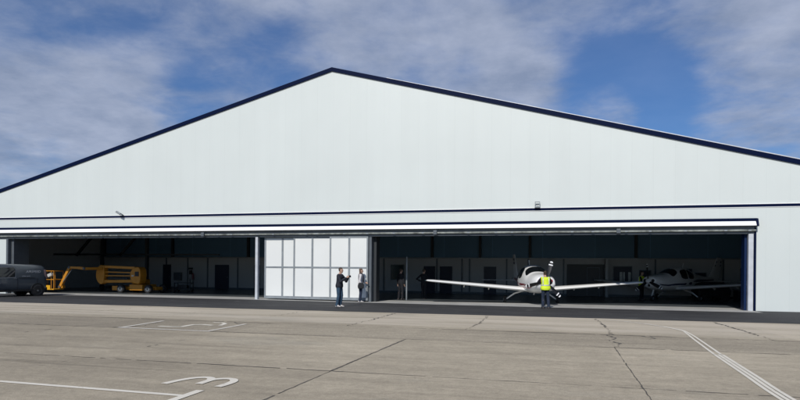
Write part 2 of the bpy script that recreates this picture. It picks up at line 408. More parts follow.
# jambs
MB().box(OL-.02, OL+.13, -.045, .165, 0, 3.398).build('door_jamb', M['dgrey'], H)
MB().box(OL+.15, OL+.34, .17, 1.25, 0, 3.45).build('door_jamb', M['dgrey'], H)
MB().box(19.56, 19.76, -.045, .155, 0, 3.398).build('door_jamb', M['postgalv'], H, bevel=.012)
MB().box(19.78, 19.86, -.06, -.003, 0, 3.68).build('jamb_trim', M['navy'], H)
MB().box(19.46, 19.55, .17, .62, 0, 3.45).build('jamb_reveal', M['navy2'], H)
MB().box(-4.46, -4.31, -.045, .16, 0, 3.398).build('door_post', M['postgalv'], H, bevel=.012)
MB().box(-4.29, -4.03, .70, .80, .03, 3.45).build('door_edge_panel', M['galv'], H)
MB().box(-4.29, -4.03, .66, .695, 2.62, 2.70).build('door_edge_rail', M['dark'], H)
MB().box(2.03, 2.17, .0, .30, 0, 3.395).build('door_post', M['dgrey'], H)
MB().box(2.18, 2.34, .31, .9, 0, 3.45).build('door_post', M['dark'], H)
# three sliding door leaves, each of two bays
def leaf(x0, xm, x1, y, nm='sliding_door'):
    t = .085
    f = MB(); z0, z1, zm = .07, 3.395, 1.77
    for a, b in ((x0, x0+t), (xm-t*.6, xm+t*.6), (x1-t, x1)): f.box(a, b, y-.03, y+.05, z0, z1)
    for a, b in ((x0+t, xm-t*.6), (xm+t*.6, x1-t)):
        for za, zb in ((z0, z0+.14), (zm-.04, zm+.04), (z1-.07, z1)): f.box(a, b, y-.025, y+.045, za, zb)
    o = f.build(nm, M['galv'], H)
    for a, b in ((x0+t, xm-t*.6), (xm+t*.6, x1-t)):
        for za, zb in ((z0+.14, zm-.04), (zm+.04, z1-.07)):
            MB().box(a+.002, b-.002, y-.005, y+.02, za+.002, zb-.002).build('door_infill', M['doorpanel'], o)
    return o
leaf(-4.00, -2.93, -2.06, .17)
leaf(-2.24, -1.15, -.04, .075)
leaf(-.13, .96, 2.00, -.02)
MB().box(-4.0, 1.98, .23, .29, 3.40, 3.44).build('door_guide', M['dark'], H)

# rear partition with its doors and windows (cut round by frames set proud)
part = MB().box(-26.6, 26.6, 13.2, 13.40, 0, 2.56).build('partition_wall', M['partition'], H)
MB().box(-26.6, 26.6, 13.12, 13.40, 2.565, 2.64).build('partition_coping', M['galv'], part)
for x in (-19.9,-17.85,-16.0,-13.25,-9.7,-5.5,-2.6,-1.0,3.05,4.9,5.45,8.1,9.6,12.0,14.78,17.9,22): MB().box(x-.05, x+.05, 13.15, 13.197, 0, 2.56).build('partition_post', M['dgrey'], part)
MB().box(-26.6, 26.6, 13.17, 13.197, .0, .16).build('skirting_board', M['dgrey'], part)
def rdoor(x0, x1, z1=2.0):
    d = MB().box(x0, x1, 13.13, 13.19, .02, z1).build('door', M['doorblue'], H)
    MB().box(x1-.12, x1-.06, 13.09, 13.128, .95, 1.05).build('handle', M['dgrey'], d)
for a, b in ((-20.2,-19.45),(-15.3,-14.05),(-11.75,-11.3),(2.08,2.92),(3.28,4.18),(6.49,7.36),(23.0,23.9)): rdoor(a, b)
def rwin(x0, x1, z0, z1, panes=()):
    f = MB()
    for a in ((x0, x0+.05, z0, z1), (x1-.05, x1, z0, z1), (x0+.05, x1-.05, z0, z0+.05), (x0+.05, x1-.05, z1-.05, z1)): f.box(a[0], a[1], 13.14, 13.197, a[2], a[3])
    f = f.build('window', M['dgrey'], H)
    MB().box(x0+.052, x1-.052, 13.165, 13.195, z0+.052, z1-.052).build('pane', M['glassteal'] if x0 < 5 else M['doorblue'], f)
    for a, b in panes: MB().box(a, b, 13.145, 13.16, z0+.06, z0+.66).build('painted_daylight', M['painted_daylight'], f)  # pale panels paint in the light showing in the window panes
rwin(-.46, .56, .96, 2.11); rwin(-2.0,-1.75,1.0,2.1)
rwin(15.23, 16.45, 1.03, 2.10, ((15.66,15.84),(15.88,15.99),(16.2,16.36)))
rwin(16.89, 17.64, .98, 1.84); rwin(19.4,20.15,1.25,1.95); rwin(20.3,21.0,1.2,1.7)
b_ = MB().box(12.22, 14.66, 13.10, 13.19, .02, 2.2).build('dark_opening', M['black'], H)  # black panel paints the darkness inside a large framed opening
for x in (13.55, 14.35): MB().box(x-.02, x+.02, 13.06, 13.098, .05, 2.0).build('door_frame', M['dgrey'], b_)
MB().box(13.57, 14.33, 13.06, 13.098, 1.96, 2.0).build('door_frame', M['dgrey'], b_)
MB().box(14.68,14.86,12.4,13.1,0,2.56).build('partition_return', M['partition'], H)
# steel columns and knee braces of the frame
for x in (-26.2,-19.4,-12.4,-5.4,2.66,6.18,9.7,16.7,23.7):
    c = MB().box(x-.09, x+.09, 13.22, 13.415, 2.64, roofz(x)).build('steel_column', M['dark'], H)
for x in (-24.5,-20.5):
    MB().bar((x,8.5,2.6),(x+2.4,8.5,5.0),.16).build('knee_brace', M['dark'], H)
    MB().box(x+2.3,x+2.5,8.4,8.6,0,6).build('steel_column', M['dark'], H)
MB().box(-26.6,-12,8.42,8.58,2.62,2.75).build('tie_beam', M['dark'], H)
for y in (4.5, 9.0, 17, 21.5):
    for s in (-1,1):
        MB().prism([(AX,AZ-.02),(s*26.6,roofz(s*26.6)-.02),(s*26.6,roofz(s*26.6)-.4),(AX,AZ-.5)], 'y', y-.08, y+.08).build('rafter', M['dark'], H)
tag(MB().tube([(3.33,2.9,0),(3.33,2.9,2.42)], .045).build('steel_post', M['galv']), 'slim pale steel post standing beside the dark man inside', 'post')

# floodlights on the gable
t = empty('floodlight', (-13.04,-.05,4.70), 0, 'small grey tilted floodlight on the trim above the yellow lift', 'floodlight', 'lamps on the gable trim')
MB().bar((.1,-.02,0),(.03,-.2,.10),.05).build('bracket', M['dgrey'], t)
h_ = MB().bar((-.17,-.30,.22),(.06,-.22,.07),.15,.10).build('lamp_head', M['galv'], t, bevel=.015)
MB().bar((-.18,-.32,.16),(.04,-.24,.01),.13,.02).build('lens', M['lgrey'], h_)
t = empty('floodlight', (10.5,-.05,4.70), 0, 'small square open-framed lamp on the trim above the propeller plane', 'floodlight', 'lamps on the gable trim')
f = MB()
for a in ((-.12,-.09,.02,.30),(.09,.12,.02,.30),(-.09,.09,.02,.05),(-.09,.09,.27,.30)): f.box(a[0],a[1],-.11,-.05,a[2],a[3])
f.build('lamp_frame', M['galv'], t)
MB().box(-.07,.07,-.10,-.06,.14,.18).build('lamp_head', M['dgrey'], t)
MB().box(-.13,.13,-.12,0,-.01,.018).build('bracket', M['dark'], t)

# ------------------------------------------------------------------ aircraft (nose towards -Y, y = 0 under the wing's front edge)
SEC = [ # distance behind spinner, half width, bottom, top
 (.27,.30,.96,1.30),(.31,.42,.86,1.38),(.45,.49,.76,1.44),(.75,.545,.66,1.49),(1.15,.585,.60,1.53),(1.50,.61,.57,1.56),(1.80,.625,.56,1.69),(2.15,.635,.56,1.85),
 (2.55,.635,.56,1.95),(3.0,.63,.575,1.975),(3.5,.59,.62,1.92),(4.0,.50,.70,1.76),(4.6,.385,.80,1.58),(5.4,.27,.90,1.44),(6.3,.175,1.0,1.37),(7.2,.095,1.08,1.33),(7.75,.03,1.15,1.30)]
Y0 = 2.0
def secat(d):
    for a, b in zip(SEC, SEC[1:]):
        if a[0] <= d <= b[0]:
            t = (d-a[0])/(b[0]-a[0]); return [a[i]+(b[i]-a[i])*t for i in (1,2,3)]
    return SEC[-1][1:] if d > 1 else SEC[0][1:]
def surf(d, th, off=0):      # th: 0 = up, 90 = port/right side (+x), degrees
    w, zb, zt = secat(d); w *= 1.09; zt += .04; zm = zb + (zt-zb)*.47 if d < 1.6 else 1.12*(1-.0) if d < 4.2 else (zb+zt)/2
    zm = min(max(zm, zb+.05), zt-.05)
    a = R(th); cs, sn = math.cos(a), math.sin(a); e = 2/2.5
    x = (w+off)*math.copysign(abs(sn)**e, sn)
    hh = (zt-zm) if cs >= 0 else (zm-zb)
    ee = e if cs < 0 else 2/2.1
    return (x, d-Y0, zm + math.copysign((hh+off)*abs(cs)**ee, cs))
def patch(ds, t0, t1, n=10, off=.008):
    mb = MB(); rows = []
    for i, d in enumerate(ds):
        a = t0[i] if hasattr(t0,'__len__') else t0; b = t1[i] if hasattr(t1,'__len__') else t1
        rows.append([surf(d, a+(b-a)*k/n, off) for k in range(n+1)])
    return mb.loft(rows, caps=False, closed=False)
def foil(c, t, n=9):
    up, lo = [], []
    for i in range(n+1):
        x = (1-math.cos(math.pi*i/n))/2
        y = 5*t*(.2969*x**.5-.126*x-.3516*x*x+.2843*x**3-.1015*x**4)
        up.append((x*c, (y+.02*math.sin(math.pi*x))*c)); lo.append((x*c, (-y*.8+.02*math.sin(math.pi*x))*c))
    return up + lo[-2:0:-1]
def plane(name, loc, rz, label, body, stripe, stripe2, plugs, prop_deg, mark):
    P = empty(name, loc, rz, label, 'aeroplane', 'small propeller planes in the hangar')
    rings = [[surf(d, k*360/28) for k in range(28)] for d in sorted(set([s[0] for s in SEC] + [.9,1.3,1.65,1.95,2.3,2.75,3.25,3.75,4.3,5.0,5.8]))]
    F_ = MB().loft(rings).build('fuselage', body, P, smooth=40)
    for s in (-1,1):
        patch([.5,.8,1.2,1.8,2.6,3.4,4.2,5.0,5.8,6.6], [s*v for v in (98,97,96,95,94,90,86,80,76,72)], [s*v for v in (104,105,105,104,103,102,99,95,92,90)], 2, .006).build('stripe', stripe, F_, smooth=40)
        if stripe2: patch([.7,1.2,1.8,2.6,3.4,4.2,5.0], [s*v for v in (108,109,109,108,107,104,101)], [s*v for v in (115,117,117,115,113,109,105)], 2, .006).build('stripe', stripe2, F_, smooth=40)
        patch([2.38,2.5,2.72,2.98,3.04], [s*v for v in (46,38,34,34,38)], [s*v for v in (70,76,79,79,76)], 6).build('side_window', M['glassdark'], P, smooth=40)
        patch([3.12,3.2,3.45,3.7,3.86], [s*v for v in (37,36,38,44,52)], [s*v for v in (74,77,78,76,68)], 6).build('side_window', M['glassdark'], P, smooth=40)
        # cooling air intakes
        it = MB().lathe((s*.26, .31-Y0-.02, 1.20), (0,-1,0), [(-.02,.10),(.02,.098),(.035,.085),(.036,.0)], 16)
        it.build('intake_plug' if plugs else 'air_intake', M['red'] if plugs else M['black'], F_, smooth=40)
    MB().lathe((.0,.30-Y0, .93), (0,-1,0), [(0,.08),(.03,.075),(.031,0)], 14).build('lower_intake', M['black'], F_, smooth=40)
    patch([1.62,1.68,1.80,1.98,2.14,2.20], [-48,-55,-56,-52,-46,-38], [48,55,56,52,46,38], 16).build('windscreen', M['glassdark'], P, smooth=50)
    MB().bar((.0,3.5-Y0,1.90),(.0,3.62-Y0,2.26),.03,.05).build('aerial', M['plane'], P)
    MB().tube([(.28,1.2-Y0,.64),(.28,1.38-Y0,.52)], .035).build('exhaust', M['rim'], P)
    MB().tube([(-.28,1.2-Y0,.64),(-.28,1.38-Y0,.52)], .035).build('exhaust', M['rim'], P)
    # wings
    for s in (-1,1):
        rings = []
        for q in (0,.25,.5,.75,.93,.98,1.0):
            x = .40 + q*5.20; c = 1.42 - .56*q; z = .68 + x*.083; t = .185-.03*q
            if q > .95: c *= (.93 if q < .99 else .55); t *= (.8 if q < .99 else .35)
            rings.append([(s*x, q*.16 + (.12 if q == 1 else 0) + a, z + b) for a, b in foil(c, t)])
        w = MB().loft(rings).build('wing', body, P, smooth=35)
        for xx in (2.25, 3.55):
            z = .68 + xx*.083
            MB().prism([(.80,z-.02),(1.12,z-.02),(1.14,z-.12),(1.06,z-.18),(.98,z-.12)], 'x', s*xx-.02, s*xx+.02).build('flap_bracket', body, w)
        MB().ell((s*5.60,.35,1.15),(.05,.12,.035)).build('tip_light', M['glassteal'], w, smooth=60)
        # main gear
        g_ = MB().tube([(s*.42,1.02,.66),(s*.9,1.06,.50),(s*1.30,1.08,.22)], [.055,.045,.035]).build('main_gear', body, P, smooth=50)
        MB().lathe((s*1.39,1.08,.19), (1,0,0), [(-.065,.10),(-.06,.165),(-.03,.19),(.03,.19),(.06,.165),(.065,.10)], 20).build('tyre', M['rubber'], g_, smooth=40)
        MB().lathe((s*1.39,1.08,.19), (1,0,0), [(-.072,.03),(-.07,.095),(.07,.095),(.072,.03)], 16).build('rim', M['rim'], g_, smooth=40)
        rings = [[(s*x, 6.72-Y0+dy+a, 1.14+b) for a, b in foil(c, .10, 7)] for x, dy, c in ((.05,0,.82),(1.0,.12,.68),(1.9,.24,.55),(1.97,.34,.35))]
        MB().loft(rings).build('tailplane', body, P, smooth=35)
    # fin and rudder
    rings = [[(b, dy-Y0+a, z) for a, b in foil(c, .09, 7)] for z, dy, c in ((1.22,5.7,1.75),(1.40,6.2,1.35),(1.75,6.56,1.02),(2.3,6.92,.80),(2.60,7.12,.66),(2.68,7.22,.5))]
    fin = MB().loft(rings).build('tail_fin', body, P, smooth=35)
    for z0, z1 in ((2.10,2.22),(2.32,2.44)):
        rr = []
        for z in (z0, z1):
            t = (z-1.75)/.55; dy = 6.56+.36*t; c = 1.02-.22*t
            rr.append((dy+.12*c, dy+.92*c, z, .045*c))
        for s in (-1,1):
            MB().add([(s*(rr[0][3]+.012), rr[0][0]-Y0, rr[0][2]),(s*.02, rr[0][1]-Y0, rr[0][2]),(s*.02, rr[1][1]-Y0, rr[1][2]),(s*(rr[1][3]+.012), rr[1][0]-Y0, rr[1][2])], [(0,1,2,3)]).build('fin_mark', mark, fin)
    # nose gear
    g_ = MB().tube([(0,.72-Y0,.66),(0,.55-Y0,.30),(0,.62-Y0,.18)], [.045,.035,.03]).build('nose_gear', body, P, smooth=50)
    MB().lathe((0,.62-Y0,.17), (1,0,0), [(-.06,.09),(-.055,.145),(-.03,.17),(.03,.17),(.055,.145),(.06,.09)], 20).build('tyre', M['rubber'], g_, smooth=40)
    MB().lathe((0,.62-Y0,.17), (1,0,0), [(-.066,.03),(-.064,.085),(.064,.085),(.066,.03)], 16).build('rim', M['rim'], g_, smooth=40)
    # propeller
    pr = MB().lathe((0,.28-Y0,1.18), (0,-1,0), [(0,.17),(.05,.165),(.14,.13),(.22,.075),(.27,.02),(.275,0)], 20).build('propeller', M['plane'], P, smooth=50)
    for k in range(3):
        a = R(prop_deg + 120*k); dx, dz = math.cos(a), math.sin(a); c0 = Vector((0,.20-Y0,1.18)); rad = Vector((dx,0,dz)); tang = Vector((-dz,0,dx))
        def blade(r0, r1, mt, nm, par, ins=0):
            rings = []
            for i in range(6):
                r = r0+(r1-r0)*i/5; ch = .045 + .055*math.sin(min(r,.8)/.8*math.pi*.62); ch *= 1 if r < .9 else max(.45, 1-(r-.9)*6)
                tw = R(55 - 40*r); ax = tang*math.cos(tw) + Vector((0,1,0))*math.sin(tw); nr = rad.cross(ax)
                th = .028*(1-r*.75) + ins
                ring = [c0 + rad*r + ax*(ch+ins)*math.cos(2*math.pi*j/10) + nr*th*math.sin(2*math.pi*j/10) for j in range(10)]
                rings.append(ring)
            return MB().loft(rings).build(nm, mt, par, smooth=50)
        b = blade(.10, .99, M['black'], 'blade', pr)
        blade(.80, .85, M['white'], 'tip_band', pr, .003); blade(.935, .993, M['white'], 'tip_band', pr, .004)
    return P
plane('propeller_plane', (0,0,0), 0, 'white low-wing propeller plane at the doorway with red intake plugs', M['plane'], M['maroon'], M['pink'], True, 74, M['bluestripe'])
P1 = bpy.data.objects['propeller_plane']
FW = Vector((-.2531,.9674,0)); RT = Vector((.9674,.2531,0))
P1.rotation_euler.z = R(14.66 + .8)
hub = Vector((10.90,-.18,0)); P1.location = hub + FW*1.8
# second plane further right, nose turned left
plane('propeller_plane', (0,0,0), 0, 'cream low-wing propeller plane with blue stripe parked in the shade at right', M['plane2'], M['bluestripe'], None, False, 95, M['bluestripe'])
P2 = [o for o in bpy.data.objects if o.name.startswith('propeller_plane')][-1]
for o in bpy.data.objects:
    if o.name.startswith('propeller_plane') and o is not P1: P2 = o
ang = R(58.4)
hd = -(RT*math.sin(ang) + FW*math.cos(ang))            # nose direction
P2.rotation_euler.z = math.atan2(hd.x, -hd.y)
P2.location = Vector((16.51,7.28,0)) - hd*1.9

# ------------------------------------------------------------------ boom lift
L = empty('boom_lift', (-15.08,3.6,0), 0, 'orange folded boom lift standing inside the left doorway', 'boom lift')
def lx(x, y, z): return (x+15.7, y-4.2, z)
ch = MB().box(-2.27,-1.74,.5,1.7,.16,.46).box(-.80,.20,.38,1.82,.18,.57).box(-1.74,-.80,.75,1.45,.20,.42).box(.20,.98,.75,1.45,.2,.42).build('chassis', M['orange'], L, bevel=.03)
for x in (-1.42, .70):
    for s in (-1,1):
        w = MB().lathe((x, 1.1+s*.72, .285), (0,1,0), [(-.12,.16),(-.115,.25),(-.07,.285),(.07,.285),(.115,.25),(.12,.16)], 22).build('wheel', M['rubber'], L, smooth=40)
        MB().lathe((x, 1.1+s*.72, .285), (0,1,0), [(-.125,.04),(-.122,.16),(.122,.16),(.125,.04)], 18).build('rim', M['dgrey'], w, smooth=40)
        MB().lathe((x, 1.1+s*.72, .285), (0,1,0), [(-.15,.0),(-.15,.05),(.15,.05),(.15,0)], 12).build('hub', M['black'], w, smooth=40)
prof = []
for k in range(13):
    a = R(90 + k*15); prof.append((.66+.46*math.cos(a), 1.17+.54*math.sin(a)))
prof += [(.86,.60),(.98,.80),(1.02,1.2),(.98,1.55),(.84,1.74)]
tt = MB().prism(prof, 'y', -.60, .05).box(-.2,.55,.05,1.0,.58,.9).build('turntable', M['orange'], L, bevel=.05)
MB().box(.62,.90,-.64,-.605,1.12,1.42).build('control_panel', M['black'], tt)
MB().box(.36,.52,-.625,-.605,1.10,1.2).build('decal', M['lgrey'], tt)
kn = []
for k in range(13):
    a = R(90 + k*15); kn.append((-2.10+.42*math.cos(a), 1.2+.64*math.sin(a)))
kn += [(-1.92,.66),(-1.84,1.2),(-1.90,1.78)]
def back(o): o.location = (-.78, .75, 0); return o
back(MB().prism(kn, 'y', -.55, -.15).build('knuckle', M['orange'], L, bevel=.03))
back(MB().bar((-2.0,-.36,1.74),(.5,-.36,1.66),.26,.17).build('upper_boom', M['orange'], L, bevel=.02))
back(MB().bar((-1.95,-.42,1.38),(.3,-.5,1.35),.08,.07).build('link_arm', M['orange'], L))
back(MB().bar((-1.95,-.42,1.13),(.3,-.5,1.14),.08,.07).build('link_arm', M['orange'], L))
back(MB().bar((-2.0,-.36,.75),(.4,-.42,.80),.26,.19).build('lower_boom', M['orange'], L, bevel=.02))
back(MB().bar((-1.9,-.3,.97),(-.2,-.3,.94),.07,.07).build('hydraulic_ram', M['dark'], L))
back(tt)
MB().bar((-2.8,.20,1.62),(-3.2,-.85,1.59),.22,.17).build('telescopic_boom', M['orange'], L, bevel=.015)
j = MB().bar((-3.18,-.85,1.60),(-3.6,-.94,1.64),.19,.18).bar((-3.55,-.93,1.64),(-4.22,-1.02,1.66),.17,.15).bar((-4.20,-1.02,1.69),(-4.92,-1.08,.36),.18,.17).build('jib', M['orange'], L, bevel=.015)
MB().tube([(-3.98,-1.09,1.54),(-4.60,-1.17,.72)], .03).build('hydraulic_ram', M['dgrey'], j)
for p in ((-4.21,-1.02,1.66),(-3.2,-.85,1.60),(-4.90,-1.08,.38)):
    MB().lathe((p[0],p[1]-.12,p[2]), (0,1,0), [(0,0),(0,.08),(.24,.08),(.24,0)], 14).build('pivot', M['dgrey'], j, smooth=40)
bk = empty('basket', (0,0,0)); bk.parent = L
BX0, BX1, BY0, BY1, BZ = -6.22, -4.96, -1.55, -.80, .20
MB().box(BX0, BX1, BY0, BY1, BZ, BZ+.05).box(BX0,BX1-.28,BY0-.02,BY0,BZ,BZ+.29).box(BX0-.02,BX0,BY0,BY1,BZ,BZ+.29).build('toe_board', M['yellow'], bk)
rl = MB()
for z in (BZ+.66, BZ+1.22):
    pts = [(BX0,BY0,z),(BX1,BY0,z),(BX1,BY1,z),(BX0,BY1,z),(BX0,BY0,z)]
    for a, b in zip(pts, pts[1:]): rl.tube([a, b], .024, 8)
for x, y in ((BX0,BY0),(BX0+.3,BY0),(BX0+.55,BY0),(BX1-.2,BY0),(BX1,BY0),(BX1,BY1),(BX0,BY1),(BX0+.6,BY1)): rl.tube([(x,y,BZ),(x,y,BZ+1.22)], .022, 8)
rl.build('guard_rail', M['orange'], bk, smooth=40)
MB().bar((BX1-.36,BY0-.05,BZ+.90),(BX1-.06,BY0-.05,BZ+1.02),.22,.20).build('control_box', M['lgrey'], bk, bevel=.02)
MB().bar((BX1-.1,-1.0,BZ+.16),(BX1+.25,-1.0,BZ+.2),.22,.18).build('basket_mount', M['orange'], bk)

# ------------------------------------------------------------------ van (nose along local +X)
V = empty('parked_van', (0,0,0), 0, 'dark blue-grey panel van cut off by the left edge', 'van')
VS = [(-2.20,.70,.50,1.30,.0),(-2.19,.82,.34,1.55,.02),(-2.14,.87,.28,1.68,.06),(-2.0,.895,.26,1.775,.10),(-1.6,.905,.25,1.805,.12),(-.6,.91,.25,1.82,.12),(.4,.91,.25,1.82,.12),(.75,.91,.25,1.80,.13),(1.15,.905,.25,1.50,.14),(1.45,.90,.25,1.22,.06),(1.9,.87,.26,1.06,.02),(2.12,.80,.30,.92,.0),(2.2,.66,.40,.76,.0)]
def vring(x, w, zb, zt, tap, n=36):
    r = []
    for k in range(n):
        a = 2*math.pi*k/n; cs, sn = math.cos(a), math.sin(a); e = 2/6.5
        yy = w*math.copysign(abs(cs)**e, cs); zz = math.copysign(abs(sn)**e, sn)
        z = (zb+zt)/2 + (zt-zb)/2*zz
        t = max(0, (z-1.0)/.8); yy *= 1 - tap*t
        r.append((x, yy, z))
    return r
vb = MB().loft([vring(*s) for s in VS]).build('body', M['van'], V, smooth=45)
def vside(x, z):            # half width of the van's flank
    for a, b in zip(VS, VS[1:]):
        if a[0] <= x <= b[0]:
            t = (x-a[0])/(b[0]-a[0]); w = a[1]+(b[1]-a[1])*t; tp = a[4]+(b[4]-a[4])*t
            return w*(1-tp*max(0,(z-1.0)/.8))
    return .9
def vpanel(poly, off, nm, mt, par, s):
    n = 8; pts = [(x, s*(vside(x,z)+off), z) for x, z in poly]
    return MB().add(pts, [tuple(range(len(pts)))]).build(nm, mt, par)
for s in (-1,1):
    win = [(-.42,1.10),(.55,1.06),(1.05,1.10),(.62,1.60),(-.40,1.62),(-.46,1.5)]
    vpanel([(-.47,1.04),(.6,1.0),(1.14,1.06),(.66,1.66),(-.42,1.68),(-.51,1.5)], .008, 'window_trim', M['vantrim'], V, s)
    vpanel(win, .014, 'side_window', M['glassdark'], V, s)
    for x, z0, z1 in ((-.55,.35,1.7),(-1.62,.72,1.7)):
        MB().box(x-.006, x+.006, s*vside(x,.9)-.004, s*vside(x,.9)+.006, z0, 1.05).build('door_seam', M['black'], V)
    MB().box(-1.5,-.6, s*vside(-1,1.0)-.01, s*vside(-1,1.0)+.012, 1.03, 1.055).build('slide_rail', M['black'], V)
    MB().box(-.52,-.36, s*.905, s*.925, .985, 1.02).build('handle', M['vantrim'], V)
    MB().box(-1.9,1.9, s*.88, s*.925, .30,.40).build('sill_trim', M['black'], V)
    MB().prism([(-2.19,1.0),(-2.06,1.0),(-2.05,1.5),(-2.13,1.52)], 'y', s*.74, s*.862).build('tail_lamp', M['lamp'], V)
    MB().ell((.86, s*1.02, 1.10),(.10,.10,.13)).build('mirror', M['chrome'], V, smooth=60)
    MB().prism([(1.95,.72),(2.14,.70),(2.10,.88),(1.85,.94)], 'y', s*.55, s*.86).build('headlight', M['rim'], V)
    for x in (-1.66, 1.18):
        MB().lathe((x, s*.80, .36), (0,s,0), [(-.14,.39),(.105,.39),(.118,.385),(.118,.30),(-.14,.3)], 30).build('wheel_arch', M['black'], V, smooth=40)
        w = MB().lathe((x, s*.81, .31), (0,s,0), [(-.1,.2),(-.1,.29),(-.06,.31),(.08,.31),(.115,.285),(.12,.21)], 28).build('wheel', M['rubber'], V, smooth=40)
        MB().lathe((x, s*.81, .31), (0,s,0), [(.0,.21),(.122,.205),(.10,.17),(.105,.06),(.125,.05),(.125,0)], 24).build('rim', M['vanrim'], w, smooth=40)
ws = [(.80,1.78),(1.16,1.48)]
MB().add([(.88,-.62,1.765),(.88,.62,1.765),(1.38,.72,1.345),(1.38,-.72,1.345)], [(0,1,2,3)]).build('windscreen', M['glassdark'], V)
MB().box(-2.24,-2.1,-.84,.84,.30,.50).build('rear_bumper', M['black'], V, bevel=.03)
MB().box(2.08,2.24,-.78,.78,.30,.50).build('front_bumper', M['black'], V, bevel=.03)
def text(s, size, loc, rot, mt, par, nm='lettering'):
    c = bpy.data.curves.new(nm, 'FONT'); c.body = s; c.size = size; c.extrude = .002; c.shear = .2
    o = bpy.data.objects.new(nm, c); COL.objects.link(o)
    bpy.context.view_layer.update()
    me = bpy.data.meshes.new_from_object(o.evaluated_get(bpy.context.evaluated_depsgraph_get()))
    bpy.data.objects.remove(o); o = bpy.data.objects.new(nm, me); COL.objects.link(o)
    me.materials.clear(); me.materials.append(mt)
    o.location = loc; o.rotation_euler = rot; o.parent = par
    return o
# flank lettering on the left (+Y) side reads with the van's nose to the left
text('AIRSPEED', .19, (-1.02, .868, 1.33), (R(90),0,R(180)), M['lettering'], V)
text('aviation  service', .07, (-.80, .893, 1.12), (R(90),0,R(180)), M['lettering'], V)
text('sales', .085, (.75, .917, .86), (R(90),0,R(180)), M['lettering'], V)
text('maintenance', .085, (.75, .917, .74), (R(90),0,R(180)), M['lettering'], V)
hv = Vector((-.232,-.9727,0)); lv = Vector((-hv.y, hv.x, 0))
V.rotation_euler.z = math.atan2(hv.y, hv.x)
V.location = Vector((-17.27,-1.78,0)) + hv*1.66 - lv*.88

# ------------------------------------------------------------------ people
def fuse(name, mb, mt, par, voxel, smooth=4):
    """overlapping shapes melted into one continuous skin"""
    o = mb.build(name, mt)
    m = o.modifiers.new('r', 'REMESH'); m.mode = 'VOXEL'; m.voxel_size = voxel
    k = o.modifiers.new('s', 'SMOOTH'); k.factor = .5; k.iterations = smooth
    bpy.context.view_layer.update()
    me = bpy.data.meshes.new_from_object(o.evaluated_get(bpy.context.evaluated_depsgraph_get()))
    bpy.data.objects.remove(o)
    me.name = name; me.materials.clear(); me.materials.append(mt)
    for p in me.polygons: p.use_smooth = True; p.material_index = 0
    o = bpy.data.objects.new(name, me); COL.objects.link(o); o.parent = par
    return o
def limb(mb, pts, rad, n=12):
    mb.tube(pts, rad, n)
    for p, r in zip(pts, rad): mb.ell(p, (r,r,r), 10, 6)
def hand(mb, w, d, side, curl, reach=1):
    """palm, four unequal fingers and a thumb off the side of the palm"""
    w, d, side = Vector(w), Vector(d).normalized(), Vector(side); side = (side - d*side.dot(d)).normalized(); nrm = d.cross(side)
    rings = []
    for t, hw, ht in ((-.01,.024,.020),(.03,.034,.018),(.07,.042,.015),(.095,.040,.012)):
        rings.append([w + d*t + side*hw*math.cos(2*math.pi*k/10) + nrm*ht*math.sin(2*math.pi*k/10) for k in range(10)])
    mb.loft(rings)
    for k, ln in enumerate((.068,.078,.072,.055)):
        o = (1.5-k)*.0195
        a = w + d*.088 + side*o; c1, c2 = curl, curl*2.1
        b = a + (d*math.cos(c1)+nrm*math.sin(c1))*ln*.5; c = b + (d*math.cos(c2)+nrm*math.sin(c2))*ln*.5
        mb.tube([a, b, c], [.0092,.0085,.0070], 8)
    a = w + d*.03 + side*.03; b = a + (d*.6+side*.7+nrm*.25).normalized()*.04; c = b + (d*.9+side*.2+nrm*.4).normalized()*.032
    mb.tube([a, b, c], [.012,.0105,.008], 8)
TORSO = [(.84,.115,.095),(.90,.155,.112),(.97,.165,.115),(1.06,.148,.102),(1.15,.140,.098),(1.25,.152,.108),(1.34,.172,.113),(1.40,.175,.104),(1.44,.135,.088),(1.475,.078,.068),(1.50,.058,.058)]
